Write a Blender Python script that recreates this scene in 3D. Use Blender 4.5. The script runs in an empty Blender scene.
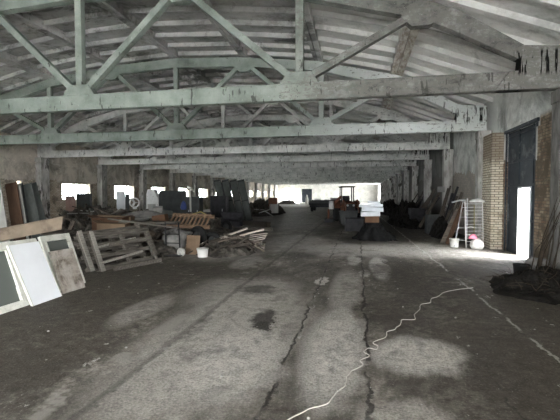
import bpy, math, random
from mathutils import Matrix, Vector, noise
R=math.radians
rnd=random.Random(7)
S=bpy.context.scene
C=S.collection

# ------------------------------------------------------------------ helpers
class MB:
    def __init__(s): s.v=[]; s.f=[]; s.mi=[]; s.sm=[]
    def add(s,vs,fs,m=0,smooth=False):
        o=len(s.v); s.v+= [tuple(v) for v in vs]
        for f in fs: s.f.append(tuple(o+i for i in f)); s.mi.append(m); s.sm.append(smooth)
        return s
    def hexa(s,p,m=0): return s.add(p,[(0,3,2,1),(4,5,6,7),(0,1,5,4),(1,2,6,5),(2,3,7,6),(3,0,4,7)],m)
    def box(s,x0,x1,y0,y1,z0,z1,M=None,m=0,jit=0):
        p=[Vector(q) for q in ((x0,y0,z0),(x1,y0,z0),(x1,y1,z0),(x0,y1,z0),(x0,y0,z1),(x1,y0,z1),(x1,y1,z1),(x0,y1,z1))]
        if jit: p=[q+Vector((rnd.uniform(-jit,jit),rnd.uniform(-jit,jit),rnd.uniform(-jit,jit))) for q in p]
        if M: p=[M@q for q in p]
        return s.hexa(p,m)
    def bar(s,a,b,w,h,m=0,up=(0,0,1)):
        a=Vector(a);b=Vector(b);d=(b-a).normalized();u=Vector(up)
        if abs(d.dot(u))>.98:u=Vector((0,1,0))
        r=d.cross(u).normalized();u=r.cross(d)
        r=r*w/2;u=u*h/2
        return s.hexa([a-r-u,b-r-u,b+r-u,a+r-u,a-r+u,b-r+u,b+r+u,a+r+u],m)
    def prism(s,poly,y0,y1,m=0,ax='xz'):
        n=len(poly)
        f=(lambda a,b,c:(a,c,b)) if ax=='xz' else ((lambda a,b,c:(a,b,c)) if ax=='xy' else (lambda a,b,c:(c,a,b)))
        vs=[f(a,b,y0) for a,b in poly]+[f(a,b,y1) for a,b in poly]
        fs=[tuple(range(n)),tuple(range(2*n-1,n-1,-1))]+[(i,i+n,(i+1)%n+n,(i+1)%n) for i in range(n)]
        return s.add(vs,fs,m)
    def tube(s,pts,r,n=8,m=0,caps=True):
        pts=[Vector(p) for p in pts];vs=[];N=len(pts)
        rr=r if isinstance(r,(list,tuple)) else [r]*N
        for i,p in enumerate(pts):
            d=(pts[min(i+1,N-1)]-pts[max(i-1,0)]).normalized()
            u=Vector((0,0,1)) if abs(d.z)<.9 else Vector((1,0,0))
            a=d.cross(u).normalized();b=a.cross(d)
            for k in range(n):
                t=2*math.pi*k/n; vs.append(p+(a*math.cos(t)+b*math.sin(t))*rr[i])
        fs=[(i*n+k,i*n+(k+1)%n,(i+1)*n+(k+1)%n,(i+1)*n+k) for i in range(N-1) for k in range(n)]
        s.add(vs,fs,m,True)
        if caps: s.add(vs[:n],[tuple(range(n))],m); s.add(vs[-n:],[tuple(range(n-1,-1,-1))],m)
        return s
    def lathe(s,prof,n=20,M=None,m=0,smooth=True):
        vs=[]
        for r,z in prof:
            for k in range(n):
                t=2*math.pi*k/n;q=Vector((r*math.cos(t),r*math.sin(t),z));vs.append(M@q if M else q)
        fs=[(i*n+k,i*n+(k+1)%n,(i+1)*n+(k+1)%n,(i+1)*n+k) for i in range(len(prof)-1) for k in range(n)]
        return s.add(vs,fs,m,smooth)
    def torus(s,c,R0,r,axis='x',n=28,k=10,m=0):
        vs=[]
        for i in range(n):
            a=2*math.pi*i/n
            for j in range(k):
                b=2*math.pi*j/k;q=(R0+r*math.cos(b));w=r*math.sin(b)*1.15
                p=(w,q*math.cos(a),q*math.sin(a)) if axis=='x' else ((q*math.cos(a),w,q*math.sin(a)) if axis=='y' else (q*math.cos(a),q*math.sin(a),w))
                vs.append(Vector(c)+Vector(p))
        fs=[(i*k+j,((i+1)%n)*k+j,((i+1)%n)*k+(j+1)%k,i*k+(j+1)%k) for i in range(n) for j in range(k)]
        return s.add(vs,fs,m,True)
    def sheet(s,f,nu,nv,m=0,smooth=True,th=0):
        vs=[Vector(f(i/nu,j/nv)) for i in range(nu+1) for j in range(nv+1)]
        fs=[(i*(nv+1)+j,(i+1)*(nv+1)+j,(i+1)*(nv+1)+j+1,i*(nv+1)+j+1) for i in range(nu) for j in range(nv)]
        return s.add(vs,fs,m,smooth)
    def build(s,name,mats,parent=None,loc=(0,0,0),rot=(0,0,0),bevel=0,label=None):
        me=bpy.data.meshes.new(name);me.from_pydata(s.v,[],s.f)
        if not isinstance(mats,(list,tuple)):mats=[mats]
        for x in mats: me.materials.append(x)
        for p,i,q in zip(me.polygons,s.mi,s.sm): p.material_index=i;p.use_smooth=q
        import bmesh
        b=bmesh.new();b.from_mesh(me);bmesh.ops.recalc_face_normals(b,faces=b.faces);b.to_mesh(me);b.free()
        o=bpy.data.objects.new(name,me);C.objects.link(o);o.location=loc;o.rotation_euler=rot
        if parent:o.parent=parent
        if bevel:
            md=o.modifiers.new('bevel','BEVEL');md.width=bevel;md.segments=2;md.limit_method='ANGLE'
        if label:o['label']=label
        return o
def tag(o,label=None,cat=None,group=None,kind=None):
    if label:o['label']=label
    if cat:o['category']=cat
    if group:o['group']=group
    if kind:o['kind']=kind
    return o
def thing(name,label,cat,loc=(0,0,0),rot=(0,0,0),group=None):
    o=bpy.data.objects.new(name,None);C.objects.link(o);o.location=loc;o.rotation_euler=rot;o.empty_display_size=.1
    return tag(o,label,cat,group)
def copy_tree(o,parent=None):
    c=o.copy();C.objects.link(c)
    if parent:c.parent=parent
    for ch in list(o.children):copy_tree(ch,c)
    return c

# ------------------------------------------------------------------ materials
class NT:
    def __init__(s,name):
        s.mat=bpy.data.materials.new(name);s.mat.use_nodes=True;s.t=s.mat.node_tree;s.t.nodes.clear()
        s.out=s.n('ShaderNodeOutputMaterial');s.b=s.n('ShaderNodeBsdfPrincipled');s.l(s.b.outputs[0],s.out.inputs[0])
    def n(s,t,**k):
        x=s.t.nodes.new(t)
        for a,b in k.items():setattr(x,a,b)
        return x
    def l(s,a,b):s.t.links.new(a,b)
    def put(s,i,v):
        if isinstance(v,bpy.types.NodeSocket):s.l(v,i)
        else:i.default_value=v
    def math(s,op,a,b=0,clamp=False):
        x=s.n('ShaderNodeMath',operation=op,use_clamp=clamp);s.put(x.inputs[0],a);s.put(x.inputs[1],b);return x.outputs[0]
    def mix(s,f,a,b):
        x=s.n('ShaderNodeMix',data_type='RGBA');s.put(x.inputs[0],f);s.put(x.inputs[6],c4(a));s.put(x.inputs[7],c4(b));return x.outputs[2]
    def noise(s,vec,scale,detail=4,rough=.55,dist=0):
        x=s.n('ShaderNodeTexNoise');s.l(vec,x.inputs['Vector']);x.inputs['Scale'].default_value=scale;x.inputs['Detail'].default_value=detail
        x.inputs['Roughness'].default_value=rough;x.inputs['Distortion'].default_value=dist;return x.outputs[0]
    def mapv(s,vec,sc=(1,1,1),loc=(0,0,0)):
        x=s.n('ShaderNodeMapping');s.l(vec,x.inputs[0]);x.inputs['Scale'].default_value=sc;x.inputs['Location'].default_value=loc;return x.outputs[0]
    def step(s,v,a,b):
        x=s.n('ShaderNodeMapRange',interpolation_type='SMOOTHSTEP');s.put(x.inputs[0],v);x.inputs[1].default_value=a;x.inputs[2].default_value=b
        x.inputs[3].default_value=0;x.inputs[4].default_value=1;return x.outputs[0]
    def ramp(s,f,cols):
        x=s.n('ShaderNodeValToRGB');s.l(f,x.inputs[0]);e=x.color_ramp.elements
        while len(e)<len(cols):e.new(.5)
        for q,(p,c) in zip(e,cols):q.position=p;q.color=c4(c)
        return x.outputs[0]
    def bump(s,h,str_=.4,dist=.01):
        x=s.n('ShaderNodeBump');x.inputs['Strength'].default_value=str_;x.inputs['Distance'].default_value=dist;s.l(h,x.inputs['Height']);s.l(x.outputs[0],s.b.inputs['Normal'])
    def fin(s,col,rough=.8,metal=0,spec=.12):
        s.b.inputs['Specular IOR Level'].default_value=spec
        s.put(s.b.inputs['Base Color'],col if isinstance(col,bpy.types.NodeSocket) else c4(col));s.put(s.b.inputs['Roughness'],rough);s.b.inputs['Metallic'].default_value=metal
        return s.mat
    def world(s):return s.n('ShaderNodeNewGeometry').outputs['Position']
    def obj(s):return s.n('ShaderNodeTexCoord').outputs['Object']
def c4(c):
    if isinstance(c,bpy.types.NodeSocket):return c
    if isinstance(c,(int,float)):c=(c,c,c)
    return tuple(c)+(1,) if len(c)==3 else c
def grunge(name,cols,scale=4,rough=.85,bump=.3,bd=.006,world=False,stretch=(1,1,1),metal=0,fine=30,dirt=None,dscale=1.5,dthr=(.5,.62)):
    t=NT(name);v=t.world() if world else t.obj()
    v=t.mapv(v,stretch)
    k=len(cols);c=t.ramp(t.noise(v,scale,6,.65),[(.3+.4*i/(k-1),x) for i,x in enumerate(cols)])
    if dirt is not None:
        c=t.mix(t.step(t.noise(v,dscale,5,.7,.4),*dthr),c,dirt)
    t.bump(t.noise(v,fine,4,.7),bump,bd)
    return t.fin(c,rough,metal)
def plain(name,c,rough=.6,metal=0): return NT(name).fin(c,rough,metal)

def truss_mat():
    t=NT('truss_concrete');v=t.world()
    c=t.ramp(t.noise(v,1.1,7,.65),[(.3,(.13,.15,.13)),(.5,(.235,.27,.238)),(.68,(.32,.355,.315))])
    sep=t.n('ShaderNodeSeparateXYZ');t.l(v,sep.inputs[0]);X,Y,Z=sep.outputs
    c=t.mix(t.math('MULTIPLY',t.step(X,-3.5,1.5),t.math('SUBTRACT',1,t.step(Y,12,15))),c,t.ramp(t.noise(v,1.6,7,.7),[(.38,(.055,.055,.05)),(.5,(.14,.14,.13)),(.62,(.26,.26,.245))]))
    c=t.mix(t.step(Y,17,21),c,t.ramp(t.noise(v,1.3,7,.7),[(.33,(.38,.39,.37)),(.48,(.64,.65,.62)),(.65,(.80,.80,.77))]))   # window light on the farther rows, painted in as paler concrete
    c=t.mix(t.math('MULTIPLY',t.step(Y,12,15),t.math('MULTIPLY',t.step(X,-4,2),t.math('SUBTRACT',1,t.step(Y,17,21)))),c,(.60,.63,.61))  # gate light on the second truss's right part, painted into its colour
    fl=t.noise(t.mapv(v,(1,1,2.2)),5,8,.75,.3)
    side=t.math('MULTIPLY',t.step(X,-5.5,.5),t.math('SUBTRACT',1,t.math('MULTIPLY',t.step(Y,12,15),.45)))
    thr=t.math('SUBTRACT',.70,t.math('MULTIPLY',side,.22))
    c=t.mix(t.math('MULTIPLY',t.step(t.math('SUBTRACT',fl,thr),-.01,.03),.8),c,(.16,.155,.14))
    c=t.mix(t.math('MULTIPLY',t.step(t.noise(v,17,4,.7),.62,.70),.4),c,(.55,.57,.54))
    # black tar drips near the right-hand end blocks
    st=t.noise(t.mapv(v,(21,3,1.7)),1.0,2,.4)
    m=t.math('MULTIPLY',t.step(st,.54,.56),t.math('MULTIPLY',t.step(X,3.35,3.45),t.math('MULTIPLY',t.step(Z,4.45,4.6),t.math('SUBTRACT',1,t.step(Z,5.0,5.1)))))
    c=t.mix(m,c,(.008,.008,.007))
    m2=t.math('MULTIPLY',t.step(t.noise(t.mapv(v,(9,3,2),(3,1,5)),1,3),.63,.66),t.math('SUBTRACT',1,t.step(Z,5,6)))
    c=t.mix(t.math('MULTIPLY',m2,.75),c,(.04,.04,.035))
    c=t.mix(t.math('MULTIPLY',t.step(t.noise(t.mapv(v,(1.6,1,1),(2,5,7)),3.3,7,.8),.615,.65),.85),c,(.03,.03,.027))
    t.bump(t.noise(v,9,7,.75),.6,.02)
    return t.fin(c,.9)
def slab_mat():
    t=NT('roof_slab_concrete');v=t.world()
    c=t.ramp(t.noise(t.mapv(v,(.6,.8,1)),1.0,7,.72),[(.32,(.20,.20,.19)),(.45,(.50,.50,.48)),(.65,(.72,.71,.68))])
    c=t.mix(t.math('MULTIPLY',t.step(t.noise(t.mapv(v,(.3,.35,.3),(4,2,0)),1.2,6,.75,.4),.54,.62),.8),c,(.10,.10,.09))
    c=t.mix(t.math('MULTIPLY',t.step(t.noise(v,2.5,8,.8),.53,.60),.55),c,(.26,.25,.225))
    c=t.mix(t.math('MULTIPLY',t.step(t.noise(t.mapv(v,(1,.6,1),(9,1,2)),5,5,.8),.64,.69),.8),c,(.05,.05,.045))
    sp=t.n('ShaderNodeSeparateXYZ');t.l(v,sp.inputs[0]);X=sp.outputs[0];Y=sp.outputs[1]
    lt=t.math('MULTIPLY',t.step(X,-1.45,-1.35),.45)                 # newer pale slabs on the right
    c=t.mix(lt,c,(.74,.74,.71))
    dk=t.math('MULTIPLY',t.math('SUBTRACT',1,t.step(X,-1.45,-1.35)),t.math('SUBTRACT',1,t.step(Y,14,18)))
    c=t.mix(t.math('MULTIPLY',dk,.35),c,(.12,.12,.115))              # darker slabs left of the pale ones, near bays only
    rb=t.math('SUBTRACT',1,t.step(t.math('ABSOLUTE',t.math('SUBTRACT',X,1.4)),.20,.23))
    c=t.mix(t.math('MULTIPLY',rb,.75),c,t.ramp(t.noise(t.mapv(v,(3,.8,1)),3,5,.7),[(.4,(.20,.14,.09)),(.55,(.50,.46,.40)),(.65,(.62,.60,.55))]))
    t.bump(t.noise(v,10,6,.7),.5,.02)
    return t.fin(c,.9)
def wall_mat(name,brick_top,bc1,bc2,pc,brick_and_shade=False):
    t=NT(name);v=t.world();sep=t.n('ShaderNodeSeparateXYZ');t.l(v,sep.inputs[0]);X,Y,Z=sep.outputs
    cmb=t.n('ShaderNodeCombineXYZ');t.l(t.math('ADD',X,Y),cmb.inputs[0]);t.l(Z,cmb.inputs[1])
    b=t.n('ShaderNodeTexBrick');t.l(cmb.outputs[0],b.inputs[0]);b.inputs['Scale'].default_value=1
    b.inputs['Brick Width'].default_value=.26;b.inputs['Row Height'].default_value=.085;b.inputs['Mortar Size'].default_value=.008
    b.inputs['Mortar Smooth'].default_value=.3
    b.inputs['Color1'].default_value=c4(bc1);b.inputs['Color2'].default_value=c4(bc2);b.inputs['Mortar'].default_value=c4((.10,.095,.085))
    bc=t.mix(t.step(t.noise(v,1.2,6,.7),.48,.6),b.outputs[0],tuple(x*.35 for x in bc1))
    st=t.noise(t.mapv(v,(1.0,.55,.5)),1.1,8,.72,.5)
    p=t.ramp(st,[(.3,tuple(x*.2 for x in pc)),(.45,tuple(x*.65 for x in pc)),(.56,pc)])
    p=t.mix(t.math('MULTIPLY',t.step(t.noise(v,3,8,.8),.55,.62),.5),p,tuple(x*1.35 for x in pc))
    zz=t.math('ADD',Z,t.math('MULTIPLY',t.math('SUBTRACT',t.noise(v,.8,5,.7),.5),1.2))
    m=t.step(zz,brick_top-.02,brick_top+.02)
    if brick_and_shade: m=t.math('MULTIPLY',m,t.math('SUBTRACT',1,t.math('MULTIPLY',t.math('SUBTRACT',1,t.step(Y,11.95,12.0)),t.math('SUBTRACT',1,t.step(Z,3.9,4.1)))))
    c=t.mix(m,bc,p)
    if brick_and_shade: c=t.mix(t.math('MULTIPLY',t.math('MULTIPLY',t.step(Y,15.9,16),t.math('SUBTRACT',1,m)),.5),c,(.42,.41,.38))
    if brick_and_shade: c=t.mix(t.math('MULTIPLY',t.step(Y,21.8,22.2),.8),c,(.05,.05,.047))  # shade of the dim far bays painted into the wall colour
    h=t.math('ADD',t.math('MULTIPLY',t.math('SUBTRACT',1,b.outputs[1]),t.math('SUBTRACT',1,m)),t.math('ADD',m,t.math('MULTIPLY',t.noise(v,12,5,.7),.7)))
    t.bump(h,.6,.015)
    return t.fin(c,.92)
def floor_mat():
    t=NT('floor_concrete');v=t.world();sep=t.n('ShaderNodeSeparateXYZ');t.l(v,sep.inputs[0]);X,Y,Z=sep.outputs
    n1=t.noise(t.mapv(v,(1,.45,1)),.75,8,.72,.3);n2=t.noise(v,7,8,.8);n3=t.noise(t.mapv(v,(1,.6,1),(7,3,0)),2.2,6,.7)
    n4=t.noise(v,38,5,.75)
    f=t.math('ADD',t.math('MULTIPLY',n1,.52),t.math('ADD',t.math('MULTIPLY',n2,.30),t.math('MULTIPLY',t.noise(v,19,6,.8),.18)))
    c=t.ramp(f,[(.41,(.035,.030,.024)),(.47,(.082,.073,.060)),(.53,(.165,.150,.128)),(.61,(.40,.372,.33))])
    def warp(s,a):return t.math('MULTIPLY',t.math('SUBTRACT',s,.5),a)
    Xw=t.math('ADD',X,warp(n3,.5));Yw=t.math('ADD',Y,warp(n1,1.2))
    def blob(c,cx,cy,rx,ry,col,k,soft=.5):
        dx=t.math('DIVIDE',t.math('SUBTRACT',Xw,cx),rx);dy=t.math('DIVIDE',t.math('SUBTRACT',Yw,cy),ry)
        d=t.math('ADD',t.math('MULTIPLY',dx,dx),t.math('MULTIPLY',dy,dy));d=t.math('ADD',d,warp(n2,2.2));d=t.math('ADD',d,warp(n3,2.4))
        m=t.math('MULTIPLY',t.math('SUBTRACT',1,t.step(d,1-soft,1+soft)),k)
        return t.mix(m,c,t.mix(t.step(t.math('ADD',t.math('MULTIPLY',n2,.5),t.math('MULTIPLY',n4,.5)),.40,.60),tuple(q*.5 for q in col),tuple(q*1.25 for q in col)))
    pale=(.66,.635,.585);pal2=(.52,.495,.45);dk=(.035,.032,.027);br=(.080,.069,.054)
    for b in BLOBS: c=blob(c,*b[:4],{'p':pale,'q':pal2,'d':dk,'b':br}[b[4]],*b[5:])
    # gritty speckle
    c=t.mix(t.math('MULTIPLY',t.step(n3,.5,.36),.45),c,(.055,.05,.042))
    c=t.mix(t.math('MULTIPLY',t.step(n4,.58,.68),.45),c,(.42,.40,.37))
    c=t.mix(t.math('MULTIPLY',t.step(n4,.40,.33),.6),c,(.04,.038,.033))
    # small plaster crumbs and flakes
    c=t.mix(t.math('MULTIPLY',t.step(t.noise(t.mapv(v,(1,.7,1),(2,9,0)),2.6,7,.78),.635,.655),.8),c,(.56,.55,.52))
    def line(c,x0,w,col,k,slope=0,gap=None):
        xx=t.math('SUBTRACT',t.math('ADD',X,warp(n3,.28)),x0)
        if slope: xx=t.math('SUBTRACT',xx,t.math('MULTIPLY',Y,slope))
        a=t.math('ABSOLUTE',t.math('ADD',xx,warp(n2,.16)))
        m=t.math('SUBTRACT',1,t.step(a,w*.5,w*1.4))
        if gap: m=t.math('MULTIPLY',m,t.step(t.noise(v,*gap[:1],4,.6),gap[1],gap[2]))
        return t.mix(t.math('MULTIPLY',m,k),c,col),m
    c,m1=line(c,.12,.022,(.03,.028,.024),.8,0,(1.3,.36,.5))
    c,m2=line(c,-.78,.02,(.03,.028,.024),.8,0,(1.1,.40,.52))
    c,m5=line(c,-2.3,.05,(.03,.028,.024),.45)
    c,_=line(c,-2.62,.11,(.36,.345,.31),.6,0,(1.6,.50,.56))
    c,_=line(c,2.28,.024,(.46,.45,.42),.75,-.012,(1.5,.40,.48))
    c,m6=line(c,1.35,.016,(.02,.019,.017),.6,.0,(1.1,.5,.55))
    h=t.math('ADD',t.math('MULTIPLY',n4,.5),t.math('ADD',n2,t.math('MULTIPLY',t.math('ADD',m1,m2),-1.6)))
    t.bump(h,1.0,.03)
    r=t.math('ADD',t.math('MULTIPLY',n1,.5),.42)
    return t.fin(c,r,0,.22)
BLOBS=[
 (-6.5,5.5,3.6,7.0,'b',.75,.5),(-3.6,4.2,.9,1.6,'b',.6,.6),
 (-1.7,5.4,.95,2.6,'q',.85,.8),(-2.3,7.6,.9,1.6,'q',.5,.6),(-1.3,4.3,.5,.9,'p',.5,.6),
 (-.28,4.9,.36,1.5,'p',.75,.6),(-.22,8.0,.3,2.2,'q',.6,.5),(.72,4.75,.55,.55,'p',.75,.5),(.4,3.4,.4,.3,'q',.6,.6),
 (-1.9,7.6,.38,.42,'d',.75,.8),(-1.35,5.75,.2,.45,'d',.9,.6),(-1.32,5.45,.12,.18,'d',.9,.3),(-2.9,9.2,1.2,.9,'b',.7,.6),
 (-.75,8.6,.14,.4,'p',.9,.2),(.55,10.5,.25,1.6,'p',.8,.3),(.15,9.6,.12,.5,'q',.8,.3),(-.1,11.5,.2,.9,'p',.6,.4),
 (2.6,6.4,1.3,3.4,'b',.8,.7),(1.6,10.2,1.6,1.0,'b',.7,.7),(1.2,8.6,.8,1.0,'b',.6,.6),(2.4,3.9,1.2,1.2,'b',.7,.7),
 (.6,6.4,.35,.8,'b',.5,.6),(-4.2,12.0,1.2,1.6,'q',.5,.6),(2.6,14.2,2.6,1.9,'q',.6,.6),(-.2,13.6,1.6,1.5,'q',.7,.6),  # wide pale blob by the gate paints its light spill into the floor
 (-2.5,15.5,1.3,2.6,'q',.4,.6),(-3.4,6.0,.3,.9,'q',.5,.5),(-3.0,10.6,.35,1.0,'q',.6,.5),(1.5,5.4,.5,.6,'b',.5,.6),
 (-4.2,40,4,20,'q',.55,.6),(-9,85,12,22,'p',.7,.6),(1.6,24,2,7,'b',.7,.6),(-9,20,4,6,'b',.5,.6)]

M={}
M['truss']=truss_mat();M['slab']=slab_mat();M['floor']=floor_mat()
M['wall_l']=wall_mat('left_wall_brick_plaster',2.75,(.62,.56,.45),(.46,.40,.31),(.62,.57,.49))
M['wall_r']=wall_mat('right_wall_brick_plaster',2.9,(.34,.28,.20),(.20,.13,.09),(.60,.61,.58),True)
M['wall_f']=grunge('far_wall_whitewash',[(.5,.5,.46),(.78,.77,.72)],1.2,world=True)
M['pier']=None
def pier_mat():
    t=NT('yellow_brick');v=t.world();sep=t.n('ShaderNodeSeparateXYZ');t.l(v,sep.inputs[0]);X,Y,Z=sep.outputs
    cmb=t.n('ShaderNodeCombineXYZ');t.l(t.math('ADD',X,Y),cmb.inputs[0]);t.l(Z,cmb.inputs[1])
    b=t.n('ShaderNodeTexBrick');t.l(cmb.outputs[0],b.inputs[0]);b.inputs['Scale'].default_value=1
    b.inputs['Brick Width'].default_value=.26;b.inputs['Row Height'].default_value=.085;b.inputs['Mortar Size'].default_value=.010
    b.inputs['Color1'].default_value=c4((.66,.62,.51));b.inputs['Color2'].default_value=c4((.54,.48,.37));b.inputs['Mortar'].default_value=c4((.12,.11,.09))
    up=t.step(t.math('ADD',Z,t.noise(v,2,4)),3.3,3.7)
    c=t.mix(t.math('MULTIPLY',up,.7),b.outputs[0],(.16,.12,.09))
    c=t.mix(t.math('MULTIPLY',t.step(t.noise(v,3,6,.7),.52,.62),.6),c,(.2,.16,.11))
    t.bump(t.math('ADD',t.math('SUBTRACT',1,b.outputs[1]),t.math('MULTIPLY',t.noise(v,20,4),.4)),.8,.015)
    return t.fin(c,.9)
M['pier']=pier_mat()
def column_mat():
    t=NT('column_concrete');v=t.world();sep=t.n('ShaderNodeSeparateXYZ');t.l(v,sep.inputs[0]);X,Y,Z=sep.outputs
    w=t.mapv(v,(1.5,1.5,.5))
    c=t.ramp(t.noise(w,1.6,6,.65),[(.3,(.16,.152,.14)),(.5,(.40,.39,.365)),(.7,(.60,.595,.57))])
    c=t.mix(t.step(t.noise(w,1.6,5,.7,.4),.52,.62),c,(.07,.065,.055))
    g=t.math('MULTIPLY',t.step(X,2,3),t.math('SUBTRACT',1,t.step(Y,12,13)))       # near right column: shade painted in as a darker grey
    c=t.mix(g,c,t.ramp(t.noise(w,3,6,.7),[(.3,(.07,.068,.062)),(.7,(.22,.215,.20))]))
    t.bump(t.noise(w,9,4,.7),.5,.02)
    return t.fin(c,.9)
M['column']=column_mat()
M['column_plain']=grunge('column_concrete',[(.16,.152,.14),(.40,.39,.365),(.60,.595,.57)],1.6,bump=.5,bd=.02,world=True,stretch=(1.5,1.5,.5),fine=9,dirt=(.07,.065,.055),dscale=1.6,dthr=(.52,.62))
M['white_paint']=grunge('white_paint',[(.74,.76,.78),(.80,.82,.84)],2,rough=.45,bump=.1)
M['white_dirty']=grunge('dirty_white_paint',[(.36,.36,.31),(.62,.62,.56),(.68,.68,.62)],3,rough=.6,bump=.15,dirt=(.25,.24,.20),dscale=3,dthr=(.58,.7))
M['stain']=grunge('rust_stained_board',[(.22,.19,.16),(.36,.33,.29),(.42,.39,.35)],3,dirt=(.07,.048,.036),dscale=2.2,dthr=(.42,.68))
M['wood_grey']=grunge('weathered_wood',[(.05,.045,.038),(.115,.105,.09),(.19,.175,.15)],5,stretch=(.5,6,6),bump=.5)
M['wood_pale']=grunge('pale_weathered_wood',[(.16,.15,.13),(.28,.265,.235),(.38,.36,.33)],5,stretch=(.5,6,6),bump=.5)
M['wood_dark']=grunge('dark_wood',[(.035,.030,.025),(.085,.073,.06)],5,stretch=(.5,6,6),bump=.4)
M['wood_brown']=grunge('brown_wood',[(.06,.036,.024),(.11,.066,.043)],4,stretch=(4,4,.5),bump=.3)
M['wood_tan']=grunge('tan_wood',[(.13,.085,.055),(.24,.165,.11)],5,stretch=(.5,6,6),bump=.3)
M['wood_fresh']=grunge('split_firewood',[(.28,.24,.20),(.60,.54,.49)],6,stretch=(.5,6,6),bump=.3)
M['wood_chip']=grunge('broken_timber',[(.07,.058,.048),(.20,.17,.14)],6,stretch=(.5,6,6),bump=.4)
M['cardboard']=grunge('cardboard',[(.12,.085,.055),(.19,.135,.09)],3,rough=.85,bump=.1)
M['cardboard_dark']=grunge('brown_cardboard',[(.065,.036,.022),(.115,.066,.04)],3,bump=.1)
M['chipboard']=grunge('tan_chipboard',[(.17,.135,.10),(.26,.21,.155)],2.5,bump=.15,dirt=(.15,.12,.09),dscale=1.2)
M['grey_panel']=grunge('grey_green_panel',[(.085,.095,.09),(.15,.165,.155)],2,rough=.6,bump=.15,stretch=(1,1,.4))
M['grey_light']=grunge('pale_grey_panel',[(.28,.28,.26),(.44,.44,.41)],2.5,rough=.7,bump=.2,stretch=(1,1,.4))
M['dark_panel']=grunge('dark_metal_panel',[(.035,.038,.038),(.065,.07,.068)],2,rough=.5,bump=.1)
M['slate']=grunge('slate_panel',[(.05,.056,.052),(.10,.108,.10)],2,rough=.7,bump=.15)
M['black']=grunge('black_metal',[(.010,.010,.011),(.03,.03,.032)],4,rough=.45,bump=.15)
M['gate']=grunge('dark_gate_steel',[(.018,.022,.027),(.05,.06,.07)],1.6,rough=.5,bump=.2,world=True,dirt=(.10,.11,.115),dscale=1.4,dthr=(.56,.66))
M['rubber']=plain('black_rubber',(.018,.018,.018),.7)
M['steel']=grunge('galvanised_steel',[(.35,.36,.37),(.55,.56,.57)],5,rough=.45,bump=.1,metal=.4)
M['white_metal']=grunge('white_enamel_metal',[(.6,.6,.58),(.78,.78,.76)],5,rough=.4,bump=.1,dirt=(.3,.26,.2),dscale=5,dthr=(.6,.7))
M['plastic_white']=plain('white_plastic',(.72,.71,.68),.4)
M['plastic_grey']=grunge('grey_sack_plastic',[(.14,.14,.135),(.26,.26,.25)],5,rough=.6)
M['pink']=plain('pink_cloth',(.65,.22,.30),.8)
M['blue']=plain('blue_plastic',(.04,.06,.16),.6)
M['yellow']=plain('yellow_plastic',(.26,.22,.08),.6)
M['foam']=grunge('white_foam_block',[(.46,.49,.52),(.60,.63,.66)],3,rough=.7,bump=.15)
M['tarp']=grunge('black_tarpaulin',[(.004,.004,.004),(.013,.013,.013)],7,rough=.85,bump=.5,bd=.02)
M['rust']=grunge('rusty_red_paint',[(.10,.042,.026),(.18,.075,.042)],4,rough=.7,bump=.3,dirt=(.09,.05,.035),dscale=4)
M['junk']=grunge('dark_debris',[(.025,.023,.020),(.075,.068,.058),(.13,.12,.10)],7,bump=1,bd=.04,fine=14)
M['earth']=grunge('black_earth_heap',[(.006,.0055,.005),(.02,.018,.015)],9,bump=1,bd=.04,fine=14)
M['twig']=grunge('dry_twig',[(.022,.018,.013),(.065,.052,.038)],6)
M['ground']=grunge('outside_pale_concrete',[(.66,.66,.65),(.78,.78,.77)],1,world=True)
M['cable']=plain('white_cable_sheath',(.60,.58,.53),.6)
M['cloth_grey']=grunge('grey_cloth',[(.12,.12,.115),(.24,.235,.22)],5,rough=.9,bump=.5,bd=.02)
M['cloth_brown']=grunge('brown_rags',[(.06,.048,.036),(.14,.115,.09)],5,rough=.9,bump=.6,bd=.02)
M['sofa']=grunge('dark_upholstery',[(.02,.02,.022),(.05,.05,.055)],5,rough=.9)
def glass(name,c,rough,alpha):
    t=NT(name);g=t.n('ShaderNodeBsdfTransparent');g.inputs[0].default_value=c4(c)
    d=t.n('ShaderNodeBsdfPrincipled');d.inputs['Base Color'].default_value=c4(c);d.inputs['Roughness'].default_value=rough
    m=t.n('ShaderNodeMixShader');m.inputs[0].default_value=alpha;t.l(g.outputs[0],m.inputs[1]);t.l(d.outputs[0],m.inputs[2]);t.l(m.outputs[0],t.out.inputs[0]);return t.mat
M['win_glass']=glass('dusty_window_glass',(.92,.95,.95),.3,.12)
M['green_glass']=glass('greenish_dusty_glass',(.15,.165,.15),.12,.75)

# ------------------------------------------------------------------ setting
XL,XR,XC=-19.8,4.8,-7.6
Y0,Y1=-8,98
struct=lambda o:tag(o,kind='structure')
mb=MB();mb.box(-20.2,5.2,Y0-.4,Y1+.4,-.3,0);struct(mb.build('floor',M['floor']))
mb=MB();mb.box(-90,90,-90,180,-.5,-.31);struct(mb.build('ground',M['ground']))
TOP=[(-11.25,5.15),(-9.8,6.08),(-9,6.4),(-6,7.1),(-3,7.45),(0,7.6),(3,7.45),(6,7.1),(9,6.4),(9.8,6.08),(11.25,5.15)]
LOW=[(-11.25,4.80),(-9.7,5.62),(-9,5.95),(-6,6.74),(-3,7.08),(0,7.22),(3,7.08),(6,6.74),(9,5.95),(9.7,5.62),(11.25,4.80)]
RF=[(-12.75,5.0),(-9,6.42),(-6,7.12),(-3,7.47),(0,7.62),(3,7.47),(6,7.12),(9,6.42),(12.75,5.0)]
mb=MB()
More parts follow.
